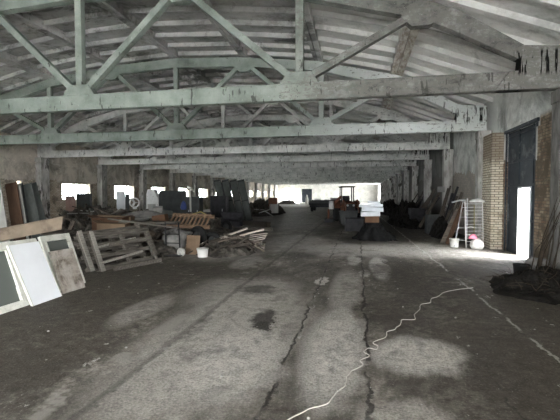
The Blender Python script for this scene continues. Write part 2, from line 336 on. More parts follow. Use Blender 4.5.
for i in range(len(RF)-1):
    (a,za),(b,zb)=RF[i],RF[i+1]
    zf=lambda x:za+(zb-za)*(x-a)/(b-a)
    mb.prism([(XC+a,za+.26),(XC+b,zb+.26),(XC+b,zb+.34),(XC+a,za+.34)],Y0-.4,Y1+.4)
    rw=.2 if abs(a)>8.9 or abs(b)<9.1 and abs(b)>8.9 else .13
    for e in (a+.012,b-.012-rw):                         # lengthwise ribs at the slab edges
        mb.prism([(XC+e,zf(e)),(XC+e+rw,zf(e+rw)),(XC+e+rw,zf(e+rw)+.28),(XC+e,zf(e)+.28)],Y0,Y1)
    y=Y0+.5+.5
    k=0
    while y<Y1-.3:
        w=.09 if (abs((y+2)%6)>.3) else .2
        mb.prism([(XC+a+.1,zf(a+.1)+.10),(XC+b-.1,zf(b-.1)+.10),(XC+b-.1,zf(b-.1)+.28),(XC+a+.1,zf(a+.1)+.28)],y-w/2,y+w/2)
        y+=1.0
struct(mb.build('ceiling',M['slab']))

def wall_strip(name,x0,x1,mat,holes,ztop=5.4,extra=None):
    mb=MB();y=Y0
    for (a,b,z0,z1) in sorted(holes):
        if a>y:mb.box(x0,x1,y,a,0,ztop)
        if z0>0:mb.box(x0,x1,a,b,0,z0)
        mb.box(x0,x1,a,b,z1,ztop);y=b
    mb.box(x0,x1,y,Y1,0,ztop)
    if extra:extra(mb)
    return struct(mb.build(name,mat))
wins=[1.4,7.4,13.4]+[25.4+6*k for k in range(12)]+[96.2]
WZ0,WZ1=1.5,2.68
holes=[(c-1.45,c+1.45,WZ0,WZ1) for c in wins]+[(20.25,20.6,2.42,2.68)]
def ledge(mb):
    y=Y0
    mb.box(XL-.02,XL+.07,Y0,Y1,3.84,3.9)
wall_strip('wall_left',XL-.4,XL,M['wall_l'],holes,extra=ledge)
GY0,GY1,GZ=12.15,14.4,3.85
wall_strip('wall_right',XR,XR+.4,M['wall_r'],[(84,92,0,4.2),(GY0,GY1,0,GZ),(-5.5,-2.5,0,3.6)])  # besides the gate, two unseen openings added to let daylight in
mb=MB()  # far wall with two openings
mb.box(XL-.4,-18.4,Y1,Y1+.4,0,5.4);mb.box(-14.1,-13.6,Y1,Y1+.4,0,3.35);mb.box(-11.1,XR+.4,Y1,Y1+.4,0,5.4);mb.box(-18.4,-11.1,Y1,Y1+.4,3.35,5.4)
mb.prism([(XC+a,z+.3) for a,z in RF]+[(XR+.4,4.9),(XL-.4,4.9)],Y1,Y1+.4)
struct(mb.build('wall_far',M['wall_f']))
mb=MB()  # unseen back wall, gateway added to let daylight in behind the camera
mb.box(XL-.4,-7,Y0-.4,Y0,0,5.4);mb.box(0,XR+.4,Y0-.4,Y0,0,5.4);mb.box(-7,0,Y0-.4,Y0,4.2,5.4)
mb.prism([(XC+a,z+.3) for a,z in RF]+[(XR+.4,4.9),(XL-.4,4.9)],Y0-.4,Y0)
struct(mb.build('wall_back',M['wall_f']))
# windows on the left
for i,c in enumerate(wins):
    mb=MB();x=XL-.2
    y0,y1=c-1.45,c+1.45
    mb.box(x-.03,x+.03,y0,y1,WZ0,WZ0+.06);mb.box(x-.03,x+.03,y0,y1,WZ1-.06,WZ1)
    n=7
    for k in range(n+1):
        yy=y0+.03+(2.9-.06)*k/n;mb.box(x-.02,x+.02,yy-.022,yy+.022,WZ0,WZ1)
    mb.box(x-.02,x+.02,y0,y1,(WZ0+WZ1)/2-.02,(WZ0+WZ1)/2+.02)
    w=struct(mb.build('window_%d'%(i+1),M['column']))
    g=MB();g.box(x-.004,x+.004,y0+.03,y1-.03,WZ0+.03,WZ1-.03);g.build('pane',M['win_glass'],w)
# steel gate in the right wall with its open wicket
mb=MB();gx=XR+.05
wy0,wy1,wz=12.54,13.42,2.05
mb.box(gx,gx+.05,GY0,wy0,0.0,GZ);mb.box(gx,gx+.05,wy1,GY1,0.0,GZ);mb.box(gx,gx+.05,wy0,wy1,wz,GZ)
g=struct(mb.build('door_1',M['gate']))
mb=MB()
for y in (GY0+.12,12.46,wy1+.03,GY1-.08):mb.box(gx-.03,gx+.0,y-.03,y+.03,0.02,GZ)
for z in (.1,1.1,2.15,2.9,GZ-.1):
    mb.box(gx-.035,gx,GY0+.1,12.5,z-.03,z+.03);mb.box(gx-.035,gx,13.46,GY1-.05,z-.03,z+.03)
    if z>2:mb.box(gx-.035,gx,12.5,13.46,z-.03,z+.03)
mb.build('gate_brace',M['gate'],g)
mb=MB();mb.box(gx-.05,gx+.03,wy0-.03,wy0+.02,0.02,wz+.04);mb.box(gx-.05,gx+.03,wy1-.02,wy1+.03,0.02,wz+.04);mb.box(gx-.05,gx+.03,wy0,wy1,wz,wz+.05)
mb.build('wicket_frame',M['steel'],g,label='pale steel frame of the small open door')
mb=MB();mb.box(0,.04,-.86,0,.03,2.02)
wd=mb.build('wicket_leaf',M['white_paint'],g,loc=(gx+.03,wy1-.02,0),rot=(0,0,R(84)),label='pale blue white door leaf swung open outwards')
mb=MB();mb.box(-.05,-.01,-.8,-.7,1.0,1.14);mb.build('door_handle',M['steel'],wd)
mb=MB();mb.box(XR-.06,XR+.02,GY0-.12,GY1+.12,GZ,GZ+.1);mb.box(XR-.03,XR+.02,GY0-.06,GY0,0,GZ);mb.box(XR-.03,XR+.02,GY1,GY1+.06,0,GZ)
struct(mb.build('trim_1',M['gate']))
mb=MB();mb.box(XR-.36,XR+.0,GY1+.3,15.72,0,3.95);struct(mb.build('trim_2',M['pier']))
mb=MB();mb.box(XR-.06,XR+.0,10.3,GY0-.08,0,3.7);struct(mb.build('trim_3',M['wall_r']))
# far gate leaves

# ------------------------------------------------------------------ trusses and columns
def make_truss():
    root=thing('roof_truss','','roof truss',(XC,10,0))
    B=4.2;h=.42;w=.24
    m=MB();m.box(-11.3,11.3,-w/2,w/2,B,B+h);m.build('bottom_chord',M['truss'],root,bevel=.02)
    top=TOP;lo=LOW
    m=MB()
    for i in range(len(top)-1):
        m.prism([lo[i],lo[i+1],top[i+1],top[i]],-w/2,w/2)
    m.build('top_chord',M['truss'],root)
    for s in (-1,1):
        m=MB();m.prism([(s*12.2,B),(s*12.2,5.1),(s*11.15,5.18),(s*11.1,B+h),(s*10.9,B+h),(s*10.6,B)],-.15,.15)
        m.build('end_block',M['truss'],root,bevel=.02)
    for x,zt in ((0,7.3),(-6.15,6.8),(6.15,6.8)):
        m=MB();m.box(x-.1,x+.1,-.09,.09,B+h-.05,zt);m.build('vertical_strut',M['truss'],root,bevel=.01)
        m=MB();m.prism([(x-.5,B+h-.02),(x+.5,B+h-.02),(x+.3,B+h+.27),(x-.3,B+h+.27)],-w/2-.01,w/2+.01);m.build('gusset',M['truss'],root,bevel=.015)
    for a,b in (((.15,B+h+.1),(2.85,7.2)),((6.0,B+h+.1),(3.1,7.2)),((6.3,B+h+.1),(8.9,6.1))):
        for s in (-1,1):
            m=MB();m.bar((s*a[0],0,a[1]),(s*b[0],0,b[1]),.17,.2,up=(0,1,0));m.build('diagonal_strut',M['truss'],root,bevel=.01)
    for x,z in ((3,7.1),(-3,7.1),(9,6.0),(-9,6.0)):
        m=MB();m.prism([(x-.45,z+.02),(x-.2,z-.22),(x+.2,z-.22),(x+.45,z-.02 if abs(x)<4 else z-.1),(x+.3,z+.2),(x-.3,z+.2)],-w/2-.005,w/2+.005);m.build('gusset',M['truss'],root,bevel=.015)
    return root
tr=make_truss()
names=['nearest pale green concrete roof truss spanning the top of the picture','second nearest concrete roof truss, its bright right end resting above the ladder rack',
 'third concrete roof truss from the front, partly behind the second','fourth concrete roof truss from the front, low under the roof']
far='distant concrete roof truss in the receding row beyond the fourth'
for i,y in enumerate(range(10,98,6)):
    t=tr if i==0 else copy_tree(tr)
    t.location=(XC,y,0);tag(t,names[i] if i<4 else far,'roof truss','concrete roof trusses across the hall' if i<4 else 'distant roof trusses')
def make_column(side):
    x=0
    root=thing('concrete_column','','column')
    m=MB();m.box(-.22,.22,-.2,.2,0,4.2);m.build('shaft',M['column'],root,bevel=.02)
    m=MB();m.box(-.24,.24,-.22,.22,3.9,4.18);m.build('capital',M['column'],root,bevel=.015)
    return root
cr=make_column(1);cnt=0
lr={10:'nearest dark grey concrete column at the right edge of the picture',16:'concrete column on the right wall behind the white rack',
 22:'concrete column on the right wall with a small sign plate and leaning planks',28:'fourth concrete column along the right wall, beyond the leaning poles'}
ll={22:'stained concrete column at left, just before the wide bright window',28:'concrete column at left between the two nearest bright windows',34:'concrete column at left beyond the second bright window'}
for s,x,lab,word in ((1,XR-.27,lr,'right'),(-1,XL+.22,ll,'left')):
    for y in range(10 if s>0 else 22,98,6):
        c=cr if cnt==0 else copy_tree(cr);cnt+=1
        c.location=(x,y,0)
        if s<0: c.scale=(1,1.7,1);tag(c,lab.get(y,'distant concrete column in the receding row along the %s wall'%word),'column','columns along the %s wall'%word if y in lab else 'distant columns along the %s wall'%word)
m=MB();m.box(4.0,4.35,21.72,21.76,2.0,2.28);tag(m.build('sign_plate',M['plastic_grey']),'small grey plate fixed on the column beside the leaning poles','sign')

# ------------------------------------------------------------------ leaning windows and boards, left foreground
def window_unit(name,label,w,h,loc,lean,fw,mat,glassm,bars=()):
    root=thing(name,label,'window frame',loc,(-lean,0,R(90)))
    m=MB();m.box(0,w,0,.06,0,fw);m.box(0,w,0,.06,h-fw,h);m.box(0,fw,0,.06,fw,h-fw);m.box(w-fw,w,0,.06,fw,h-fw)
    m.build('frame',mat,root,bevel=.006)
    m=MB();m.box(fw,w-fw,.025,.033,fw,h-fw);m.build('glass_pane',glassm,root)
    m=MB()
    for e in (fw,w-fw-.03):m.box(e,e+.03,-.012,.05,fw,h-fw)
    m.box(fw,w-fw,-.012,.05,h-fw-.03,h-fw);m.box(fw,w-fw,-.012,.05,fw,fw+.03)
    for z in bars:m.box(fw,w-fw,-.01,.05,z-.03,z+.03)
    m.build('sash',mat,root,bevel=.004)
    return root
window_unit('window_frame','large white window frame with greenish glass leaning at the left picture edge',1.25,1.10,(-5.42,4.50,0),R(20),.085,M['white_dirty'],M['green_glass'])
# white panel with its frame
root=thing('cabinet_door_panel','smooth bright white panel leaning between the two window frames','panel',(-5.30,5.70,0),(-R(24.5),0,R(91)))
m=MB();m.box(0,.66,0,.022,0,1.10);m.build('panel',M['white_paint'],root,bevel=.004)
m=MB();m.box(-.02,0,-.004,.035,0,1.10);m.box(.66,.675,-.004,.03,0,1.10);m.build('edge_trim',M['white_dirty'],root)
window_unit('window_frame','white frame standing directly behind the bright white panel',.80,1.15,(-5.42,5.62,0),R(24),.07,M['white_dirty'],M['green_glass'])
window_unit('window_frame','white window frame with dark glass partly covered by the rust stained board',.80,1.12,(-5.62,6.64,0),R(20),.09,M['white_dirty'],M['green_glass'])
m=MB();m.box(0,.58,0,.025,0,.84);tag(m.build('stained_board',M['stain'],loc=(-5.40,6.50,0),rot=(-R(21),0,R(86)),bevel=.004),'grey brown rust stained board leaning on the rightmost white window frame','board')
# long tan chipboard lying across the junk behind
m=MB();m.prism([(-11.2,7.6),(-7.35,9.6),(-6.95,9.35),(-7.6,8.5),(-10.8,6.9)],0,.05,ax='xy')
def long_board():
    a=Vector((-9.6,8.6,.55));b=Vector((-7.45,9.0,1.18))
    root=thing('long_crate','long tan flat crate lying tilted behind the white frames','crate',(0,0,0))
    m=MB();m.hexa([Vector(p) for p in ((-10.3,8.5,.42),(-7.15,8.6,1.0),(-7.3,8.8,1.0),(-10.2,8.8,.42),(-10.3,8.5,.72),(-7.10,8.6,1.30),(-7.25,8.8,1.31),(-10.2,8.8,.73))])
    m.build('crate_body',M['chipboard'],root,bevel=.01)
    m=MB();m.hexa([Vector(p) for p in ((-10.32,8.47,.72),(-7.07,8.57,1.302),(-7.22,8.83,1.312),(-10.22,8.83,.732),(-10.32,8.47,.745),(-7.07,8.57,1.325),(-7.22,8.83,1.335),(-10.22,8.83,.755))])
    m.build('lid',M['chipboard'],root)
long_board()
# tall leaning boards at far left
def lean_board(name,label,mat,w,h,loc,lean,rz,th=.04,group=None,ribs=None,cat='board',roll=0):
    m=MB();m.box(0,w,0,th,0,h,jit=.006)
    if ribs:
        root=thing(name,label,cat,loc,(-lean,roll,rz),group)
        m.build('panel',mat,root)
        for x in ribs:
            r_=MB();r_.box(x*w-.02,x*w+.02,-.03,.002,0,h);r_.build('batten',mat,root)
        return root
    o=m.build(name,mat,loc=loc,rot=(-lean,roll,rz),bevel=.004);return tag(o,label,cat,group)
for (lb,mt,x,y,w,h,rl,th) in (('tall pale grey board leaning at the far left edge','grey_light',-12.35,11.6,.62,2.75,-11,.04),
 ('reddish brown wooden door leaf leaning beside the tall pale board','wood_brown',-12.48,12.6,.46,2.3,-11,.04),
 ('narrow dark grey board next to the reddish brown door leaf','dark_panel',-12.45,13.0,.30,2.3,-11,.05),
 ('thin pale grey strip board between two dark grey boards','grey_light',-12.12,12.8,.10,2.25,-11,.03),
 ('wide dark grey green board, second from right of the leaning stack','slate',-12.4,13.4,.46,2.3,-15,.04),
 ('wide dark grey green board at the right end of the leaning stack','slate',-12.45,13.8,.46,2.35,-17,.04)):
    lean_board('door_leaf' if 'door leaf' in lb else 'tall_board',lb,M[mt],w,h,(x,y,0),R(4),R(8),th=th,roll=R(rl),cat='door' if 'door leaf' in lb else 'board')
# trestle the boards rest on
# boards in front of the nearest window
lean_board('tall_board','reddish plastered board standing in front of the wide bright window',grunge('pinkish_board',[(.30,.20,.17),(.42,.30,.26)],3),.6,1.8,(-18.4,22.6,0),R(3),R(60))
lean_board('tall_board','dark grey cabinet side standing in front of the wide bright window',M['dark_panel'],.85,1.95,(-18.15,23.2,0),R(3),R(15),th=.3)
lean_board('tall_board','dark narrow panel standing in front of the second bright window',M['dark_panel'],.3,1.95,(-17.75,28.2,0),R(3),R(30))
lean_board('tall_board','thin white board leaning beside the second bright window',M['white_paint'],.65,2.15,(-18.6,28.4,0),R(3),R(45))

# ------------------------------------------------------------------ pallets
def pallet(label,loc,lean,rz,w=1.95,h=1.0,roll=0,gaps=()):
    root=thing('wooden_pallet',label,'pallet',loc,(-lean,roll,rz),'pallets leaning on the heap')
    for i in range(7):
        if i in gaps:continue
        z=.02+i*(h-.13)/6;m=MB();e=rnd.uniform(.0,.5) if rnd.random()<.4 else 0
        m.bar((e*.3,0,z+.05+rnd.uniform(-.02,.02)),(w-e,0,z+.05+rnd.uniform(-.04,.04)),.022,.085);m.build('deck_board',M['wood_grey'],root)
    for x in (0.0,w/2-.05,w-.1):
        m=MB();m.box(x,x+.1,.012,.11,0,h,jit=.006);m.build('stringer',M['wood_grey'],root)
    for z in (.03,h*.35,h*.62,h-.14):
        m=MB();m.box(-.07,.03,.115,.135,z,z+.08,jit=.006);m.box(.03,w,.112,.135,z,z+.09,jit=.006);m.build('back_board',M['wood_grey'],root)
    m=MB();m.box(-.05,.06,-.035,-.012,0,h+.02,jit=.006);m.build('edge_post',M['wood_pale'],root,label='paler grey upright end board')
    return root
pallet('foremost grey broken pallet leaning right of the stained board',(-6.0,8.55,.02),R(23),R(77),gaps=(1,3,5))
pallet('grey pallet leaning on the heap directly behind the foremost broken pallet',(-6.25,8.5,.02),R(24),R(79),h=1.02,gaps=(0,2,4))
for k,(a,b,w) in enumerate((((-6.1,8.5,.60),(-6.0,10.0,.68),.05),((-5.95,8.4,.24),(-5.85,10.1,.30),.06),((-6.05,8.9,.62),(-6.0,10.3,.62),.09),((-5.8,8.7,.06),(-5.35,10.2,.05),.10))):
    m=MB();m.bar(a,b,w*.5,w);tag(m.build('broken_board',M['wood_pale' if k<2 else 'wood_grey']),['thin pale broken slat lying across the upper part of the foremost pallet','pale broken slat across the lower part of the foremost pallet','grey broken board hanging on the upper right of the foremost pallet','grey board lying on the floor along the foot of the pallets'][k],'board')
# cardboard boxes on the pile
def carton(label,loc,rot,w,d,h,mat,flap=True,group=None,name='cardboard_box'):
    root=thing(name,label,'box',loc,rot,group)
    m=MB();m.box(-w/2,w/2,-d/2,d/2,0,h);m.build('body',mat,root,bevel=.006)
    if flap:
        for s in (-1,1):
            m=MB();m.hexa([Vector(p) for p in ((s*w/2,-d/2,h-.005),(s*(w/2+.15),-d/2,h+.06),(s*(w/2+.15),d/2,h+.06),(s*w/2,d/2,h-.005),(s*w/2,-d/2,h+.003),(s*(w/2+.15),-d/2,h+.068),(s*(w/2+.15),d/2,h+.068),(s*w/2,d/2,h+.003))]);m.build('flap',mat,root)
    return root

# ------------------------------------------------------------------ piles
def mound(name,label,cat,cx,cy,rx,ry,h,mat,seed=0,n=34,rough=.35,kind='stuff',xmax=99):
    def f(u,v):
        a=u*2*math.pi;r=v
        z=h*(1-r*r)**1 if r<1 else 0
        x=math.cos(a)*r*rx;y=math.sin(a)*r*ry
        q=noise.noise(Vector((x*2.1+seed,y*2.1,seed)));q2=noise.noise(Vector((x*6+seed,y*6,seed*2)))
        q3=noise.noise(Vector((x*13+seed,y*13,seed*3)));z=max(0,z*(1+rough*1.8*q)+rough*h*(.9*q2+.5*q3)*(1-r**3))-.01*(r>.98)
        return (min(x*(1+.3*q),xmax-cx),y*(1+.25*q2),z)
    m=MB();m.sheet(f,n*2,n,smooth=False)
    return tag(m.build(name,mat,loc=(cx,cy,0)),label,cat,kind=kind)
def hill(x,y,cx,cy,rx,ry,h):
    r=((x-cx)/rx)**2+((y-cy)/ry)**2
    return h*max(0,1-r)
def scrap(mat,l,w,t,x,y,z,rot,label,group,name='wood_scrap',cat='wood'):
    m=MB();m.box(-l/2,l/2,-w/2,w/2,-t/2,t/2,jit=min(t,w)*.12)
    return tag(m.build(name,mat,loc=(x,y,z),rot=rot),label,cat,group)
def timber_pile(cx,cy,rx,ry,h,n,mats,label,group,lmin=.5,lmax=1.3,az=None,name='wood_scrap',wr=(.05,.14),tr_=(.025,.06),tilt=22):
    for i in range(n):
        a=rnd.uniform(0,6.28);r=math.sqrt(rnd.random())*.9
        x=cx+math.cos(a)*rx*r;y=cy+math.sin(a)*ry*r
        l=rnd.uniform(lmin,lmax);w=rnd.uniform(*wr);t=rnd.uniform(*tr_)
        z=hill(x,y,cx,cy,rx,ry,h)+.05+rnd.uniform(0,.09)
        ang=rnd.gauss(az,.5) if az is not None else rnd.uniform(0,3.14)
        ti=rnd.uniform(-R(tilt),R(tilt))
        z=max(min(z,hill(x,y,cx,cy,rx,ry,h)+.04+t),l/2*abs(math.sin(ti))+t)
        scrap(rnd.choice(mats),l,w,t,x,y,z,(rnd.uniform(-.3,.3),ti,ang),label,group,name)
# pile by the hand truck
mound('debris_heap','dark heap of scrap and rags behind the hand truck','debris',-6.9,12.4,1.7,1.9,.72,M['junk'],3)

timber_pile(-6.9,11.9,1.6,1.5,.68,38,[M['wood_grey'],M['wood_dark'],M['wood_grey'],M['wood_chip']],'weathered grey timber piece jumbled on the dark heap between pallets and hand truck','timber on the middle heap',.5,1.4)
mound('debris_heap','long low dark heap of scrap behind the cardboard boxes','debris',-10.2,16.0,3.0,3.4,.95,M['junk'],8)
timber_pile(-10.2,15.6,2.8,2.8,1.0,34,[M['wood_grey'],M['wood_dark'],M['wood_chip']],'weathered timber piece scattered on the long low heap behind the cardboard boxes','timber on the long heap',.5,1.7,wr=(.06,.2),tilt=30)
mound('debris_heap','dark heap of rubbish under the left wall windows','debris',-15.5,21.5,2.8,3.0,.95,M['junk'],12)
timber_pile(-15.5,20.8,2.5,2.2,.95,30,[M['wood_grey'],M['wood_dark'],M['grey_light']],'broken board lying on the rubbish heap under the left wall windows','boards on the wall heap',.5,1.5)
mound('debris_heap','low dark rubble filling the gap behind the white frames','debris',-8.6,10.4,2.3,2.6,.42,M['junk'],17)
timber_pile(-8.4,10.4,2.0,2.0,.45,14,[M['wood_dark'],M['wood_grey']],'dark board lying in the rubble behind the white frames','boards behind the frames',.6,1.3)
carton('tan cardboard box on the heap above the pallets with open flaps',(-7.45,11.2,.72),(0,R(2),R(12)),.85,.5,.26,M['cardboard'],True)
carton('dark brown cardboard box standing behind the tan one on the heap',(-7.9,11.7,.70),(0,0,R(8)),1.0,.5,.42,M['cardboard_dark'],True)
carton('long flat cardboard box lying at the back of the heap',(-8.1,12.3,.95),(0,R(4),R(16)),1.1,.5,.2,M['cardboard'],False)
mb=MB()
# upright grey post and struts in the pile (frame of a broken cart)
root=thing('broken_table','grey broken wooden table lying tilted on the middle heap','table',(0,0,0))
m=MB();m.bar((-6.35,10.6,.15),(-6.45,10.85,1.0),.16,.08);m.build('leg',M['wood_grey'],root)
m=MB();m.bar((-5.75,10.7,.12),(-6.1,10.9,.62),.10,.07);m.build('leg',M['wood_grey'],root)
m=MB();m.bar((-7.5,11.0,1.12),(-5.3,11.2,.86),.12,.04);m.build('rail',M['wood_grey'],root,label='long pale grey rail')
m=MB();m.bar((-7.4,11.6,1.0),(-5.6,11.8,.98),.6,.03);m.build('table_top',M['wood_grey'],root)
# tan slatted pallet lying on top
root=thing('wooden_rack','tan wooden slatted frame lying tilted on top of the heap behind the hand truck','wooden frame',(-6.35,12.5,.76),(R(32),R(2),R(4)))
for y,w in ((0,.1),(.62,.1)):
    m=MB();m.box(0,1.5,y,y+w,0,.09);m.build('rail',M['wood_tan'],root,bevel=.004)
for i in range(10):
    m=MB();m.box(.07+i*.14,.13+i*.14,.0,.7,.09,.115);m.build('slat',M['wood_tan'],root)
# rust box beside it
carton('small red brown wooden box left of the tan slatted frame',(-6.75,12.9,.86),(0,R(-8),R(10)),.45,.4,.3,M['cardboard_dark'],False,name='wooden_box')
m=MB();m.sheet(lambda u,v:(-.9+1.8*u,-.5+v,.28*math.sin(math.pi*u)*math.sin(math.pi*v)+.05*noise.noise(Vector((u*5,v*5,1)))),22,14)
tag(m.build('cloth_sheet',M['cloth_grey'],loc=(-8.1,14.3,.98),rot=(0,0,R(10))),'crumpled pale grey brown sheet draped on the heap behind the wooden box','cloth')
def lump(label,loc,rz,sx,sy,sz,mat,seed,name='rag_bundle',cat='rags',group=None):
    def f(u,v):
        a=u*2*math.pi;b=v*math.pi
        q=1+.35*noise.noise(Vector((math.cos(a)*1.6+seed,math.sin(a)*1.6,math.cos(b)*1.8)))+.12*noise.noise(Vector((math.cos(a)*5,math.sin(a)*5+seed,math.cos(b)*5)))
        return (sx*math.cos(a)*math.sin(b)*q,sy*math.sin(a)*math.sin(b)*q,max(0,sz-sz*math.cos(b)*q))
    m=MB();m.sheet(f,26,14);return tag(m.build(name,mat,loc=loc,rot=(0,0,rz)),label,cat,group)
lump('large dark grey sack slumped behind the pale hand truck wheel',(-5.7,11.7,.12),R(10),.42,.35,.30,M['cloth_grey'],3)
lump('dark rag bundle on the floor left of the hand truck',(-5.95,11.1,.02),R(40),.30,.26,.20,M['junk'],5)
lump('grey sack on the heap under the tan slatted frame',(-5.9,12.35,.36),R(0),.5,.3,.17,M['cloth_grey'],9)
lump('brownish rag bundle between the broken table and the hand truck',(-6.45,11.4,.35),R(70),.35,.3,.2,M['cloth_brown'],12)
lump('crumpled brown rags on top of the heap left of the slatted frame',(-7.5,12.3,.62),R(20),.45,.3,.18,M['cloth_brown'],15)
lump('grey crumpled bag on the long heap behind the boxes',(-9.2,15.2,.72),R(0),.5,.4,.2,M['cloth_grey'],19)
lump('pale crumpled bag lying high on the long heap',(-8.6,14.6,.80),R(0),.4,.3,.18,M['grey_light'],22)
# hand truck
root=thing('hand_truck','dark two wheeled hand truck with a pale wheel leaning on the heap','hand truck',(-5.45,11.2,0))
m=MB();m.tube([(-.25,0,.12),(-.42,.28,1.0)],.022);m.tube([(.2,0,.12),(.02,.28,1.0)],.022)
for k in (.3,.6,.95):m.tube([(-.25-.17*k,.28*k,.12+.88*k),(.2-.18*k,.28*k,.12+.88*k)],.016)
m.build('frame',M['black'],root)
for x,mt,lb in ((.24,M['plastic_white'],'pale grey white wheel'),(-.42,M['rubber'],'dark wheel')):
    m=MB();m.torus((x,-.02,.135),.095,.04,'y',m=0);w=m.build('wheel',M['rubber'] if x<0 else M['grey_light'],root,label=lb)
    m=MB();m.lathe([(0,-.03),(.085,-.03),(.085,.03),(0,.03)],16,Matrix.Translation((x,-.02,.135))@Matrix.Rotation(R(90),4,'X'));m.build('hub',M['grey_light'] if x>0 else M['black'],w)
m=MB();m.box(-.35,.3,-.25,.02,.03,.05);m.build('toe_plate',M['black'],root)
# big tyre and drum behind cardboard sheet
def tyre(label,loc,rot,R0=.28,r=.09,group=None):
    root=thing('tyre',label,'tyre',loc,rot,group)
    m=MB();m.torus((0,0,0),R0,r,'x',36,12);m.build('tread',M['rubber'],root)
    m=MB();m.lathe([(0,-.04),(R0-r*.6,-.04),(R0-r*.6,.04),(0,.04)],22,Matrix.Rotation(R(90),4,'Y'));m.build('rim',M['dark_panel'],root)
tyre('large dark grey tyre standing behind the tan cardboard sheet',(-5.2,12.4,.42),(0,R(8),R(60)),.32,.1)
tyre('small black tyre standing on the floor beyond the slatted frame',(-6.3,18.6,.305),(0,0,R(80)),.23,.075)
tyre('grey wheel half hidden between the cardboard sheet and firewood',(-4.7,12.5,.33),(0,0,R(75)),.23,.08)
m=MB();m.box(-.21,.21,0,.012,0,.6);tag(m.build('cardboard_sheet',M['cardboard'],loc=(-5.03,11.6,0),rot=(-R(8),R(2),R(10))),'tan cardboard sheet standing behind the white bucket','cardboard')
def bucket(label,loc,r,h,mat,hm,handle=True,name='bucket'):
    root=thing(name,label,'bucket',loc)
    m=MB();m.lathe([(0,0),(r*.84,0),(r*.86,.01),(r,h),(r*1.05,h),(r*1.05,h-.02),(r*.99,h-.022),(r*.97,h-.01),(r*.82,.02),(0,.02)],24);m.build('body',mat,root)
    if handle:
        m=MB();m.tube([(r*math.cos(a)*1.03,-.03-.35*r*math.sin(a),h-.02-.6*r*math.sin(a)) for a in [math.pi*i/12 for i in range(13)]],.005,6);m.build('handle',hm,root)
    return root
bucket('white plastic bucket on the floor in front of the cardboard sheet',(-4.55,11.25,0),.17,.26,M['plastic_white'],M['steel'])
# firewood pile
fc=(-3.95,12.6)
mound('debris_heap','low dark bark and chips under the split firewood','debris',-4.15,12.35,.95,1.1,.42,M['junk'],23)
timber_pile(-4.05,12.3,1.15,1.25,.42,46,[M['wood_chip'],M['wood_chip'],M['wood_dark'],M['wood_fresh'],M['wood_dark']],'split timber piece in the firewood pile right of the white bucket','firewood pile',.3,.8,name='firewood',wr=(.05,.1),tr_=(.03,.07),az=R(40),tilt=32)
for (a,b,lb) in (((-4.45,12.3,.42),(-3.7,13.1,.72),'upper long pale bright plank on top of the firewood'),((-4.2,12.2,.42),(-3.1,13.0,.70),'lower long pale bright plank on top of the firewood')):
    m=MB();m.bar(a,b,.10,.05);tag(m.build('plank',M['wood_fresh']),lb,'plank')
for k in range(4):
    m=MB();m.bar((-3.5+.02*k,12.6,.33+.07*k),(-3.05+.03*k,12.95,.40+.06*k),.09,.02);tag(m.build('plank',M['wood_fresh']),'thin pale slat in the fan of slats at the right of the firewood','plank','pale slats on the firewood')
root=thing('slatted_crate','grey lattice crate tipped against the right end of the firewood','crate',(-3.35,12.1,.02),(R(-20),R(-38),R(25)))
for i in range(6):
    m=MB();m.box(i*.1,i*.1+.06,0,.5,0,.02);m.build('slat',M['wood_grey'],root)
for y in (0,.22,.44):
    m=MB();m.box(0,.58,y,y+.05,.02,.04);m.build('rail',M['wood_grey'],root)

# ------------------------------------------------------------------ middle distance left
def cabinet(label,loc,rz,w,d,h,mat,name='metal_cabinet',doors=2,group=None):
    root=thing(name,label,'cabinet',loc,(0,0,rz),group)
    m=MB();m.box(0,w,0,d,0,h);m.build('body',mat,root,bevel=.01)
    for k in range(doors):
        m=MB();m.box(w*k/doors+.02,w*(k+1)/doors-.02,-.02,0,.06,h-.04);dr=m.build('door',mat,root,bevel=.005)
        m=MB();m.box(w*(k+.8)/doors-.03,w*(k+.8)/doors,-.045,-.02,h*.5,h*.5+.14);m.build('handle',M['steel'],dr)
    return root
lean_board('sheet_panel','large plain dark grey sheet standing upright before the left windows',M['dark_panel'],2.0,2.15,(-13.75,25.9,0),R(3),R(4),th=.06)
root=thing('appliance_shell','white metal casing standing left of the large dark sheet','casing',(-15.0,26.5,0),(0,0,R(5)))
m=MB();m.prism([(0,0),(.9,0),(.9,1.5),(.62,2.25),(.1,2.25),(0,1.9)],0,.5);m.build('body',M['white_metal'],root,bevel=.02)
m=MB();m.box(.1,.7,-.02,0,.2,1.2);m.build('panel',M['grey_light'],root)
# the five tall ribbed panels
for k in range(4):
    x=-9.2+k*.46;y=25.6+k*.3
    root=thing('ribbed_panel','','panel',(x+.25,y,0),(-R(9),R(-12),R(16)),'tall dark leaning panels')
    m=MB();m.box(0,.5,0,.05,0,2.95);m.build('sheet',M['slate'],root)
    for e in (.02,.48):
        r_=MB();r_.box(e-.02,e+.02,-.04,0,0,2.95);r_.build('rib',M['black'],root)
    for z in (.05,1.45,2.85):
        r_=MB();r_.box(0,.5,-.045,0,z-.03,z+.03);r_.build('cross_rail',M['black'],root)
    root['label']=['leftmost of the four tall dark leaning panels','second from left of the four tall dark leaning panels','third from left of the four tall dark leaning panels','rightmost of the four tall dark leaning panels'][k]
cabinet('dark metal cabinet behind the heap, beside the blue bag',(-9.6,20.8,0),R(2),1.0,.6,1.75,M['dark_panel'])
cabinet('dark low cabinet between the blue bag and the tall leaning panels',(-8.5,22.2,0),R(2),.95,.6,1.8,M['black'],doors=1)
cabinet('tall black locker far left of the leaning panels',(-11.4,31.5,0),R(0),1.0,.6,2.9,M['black'],doors=2,name='metal_locker')
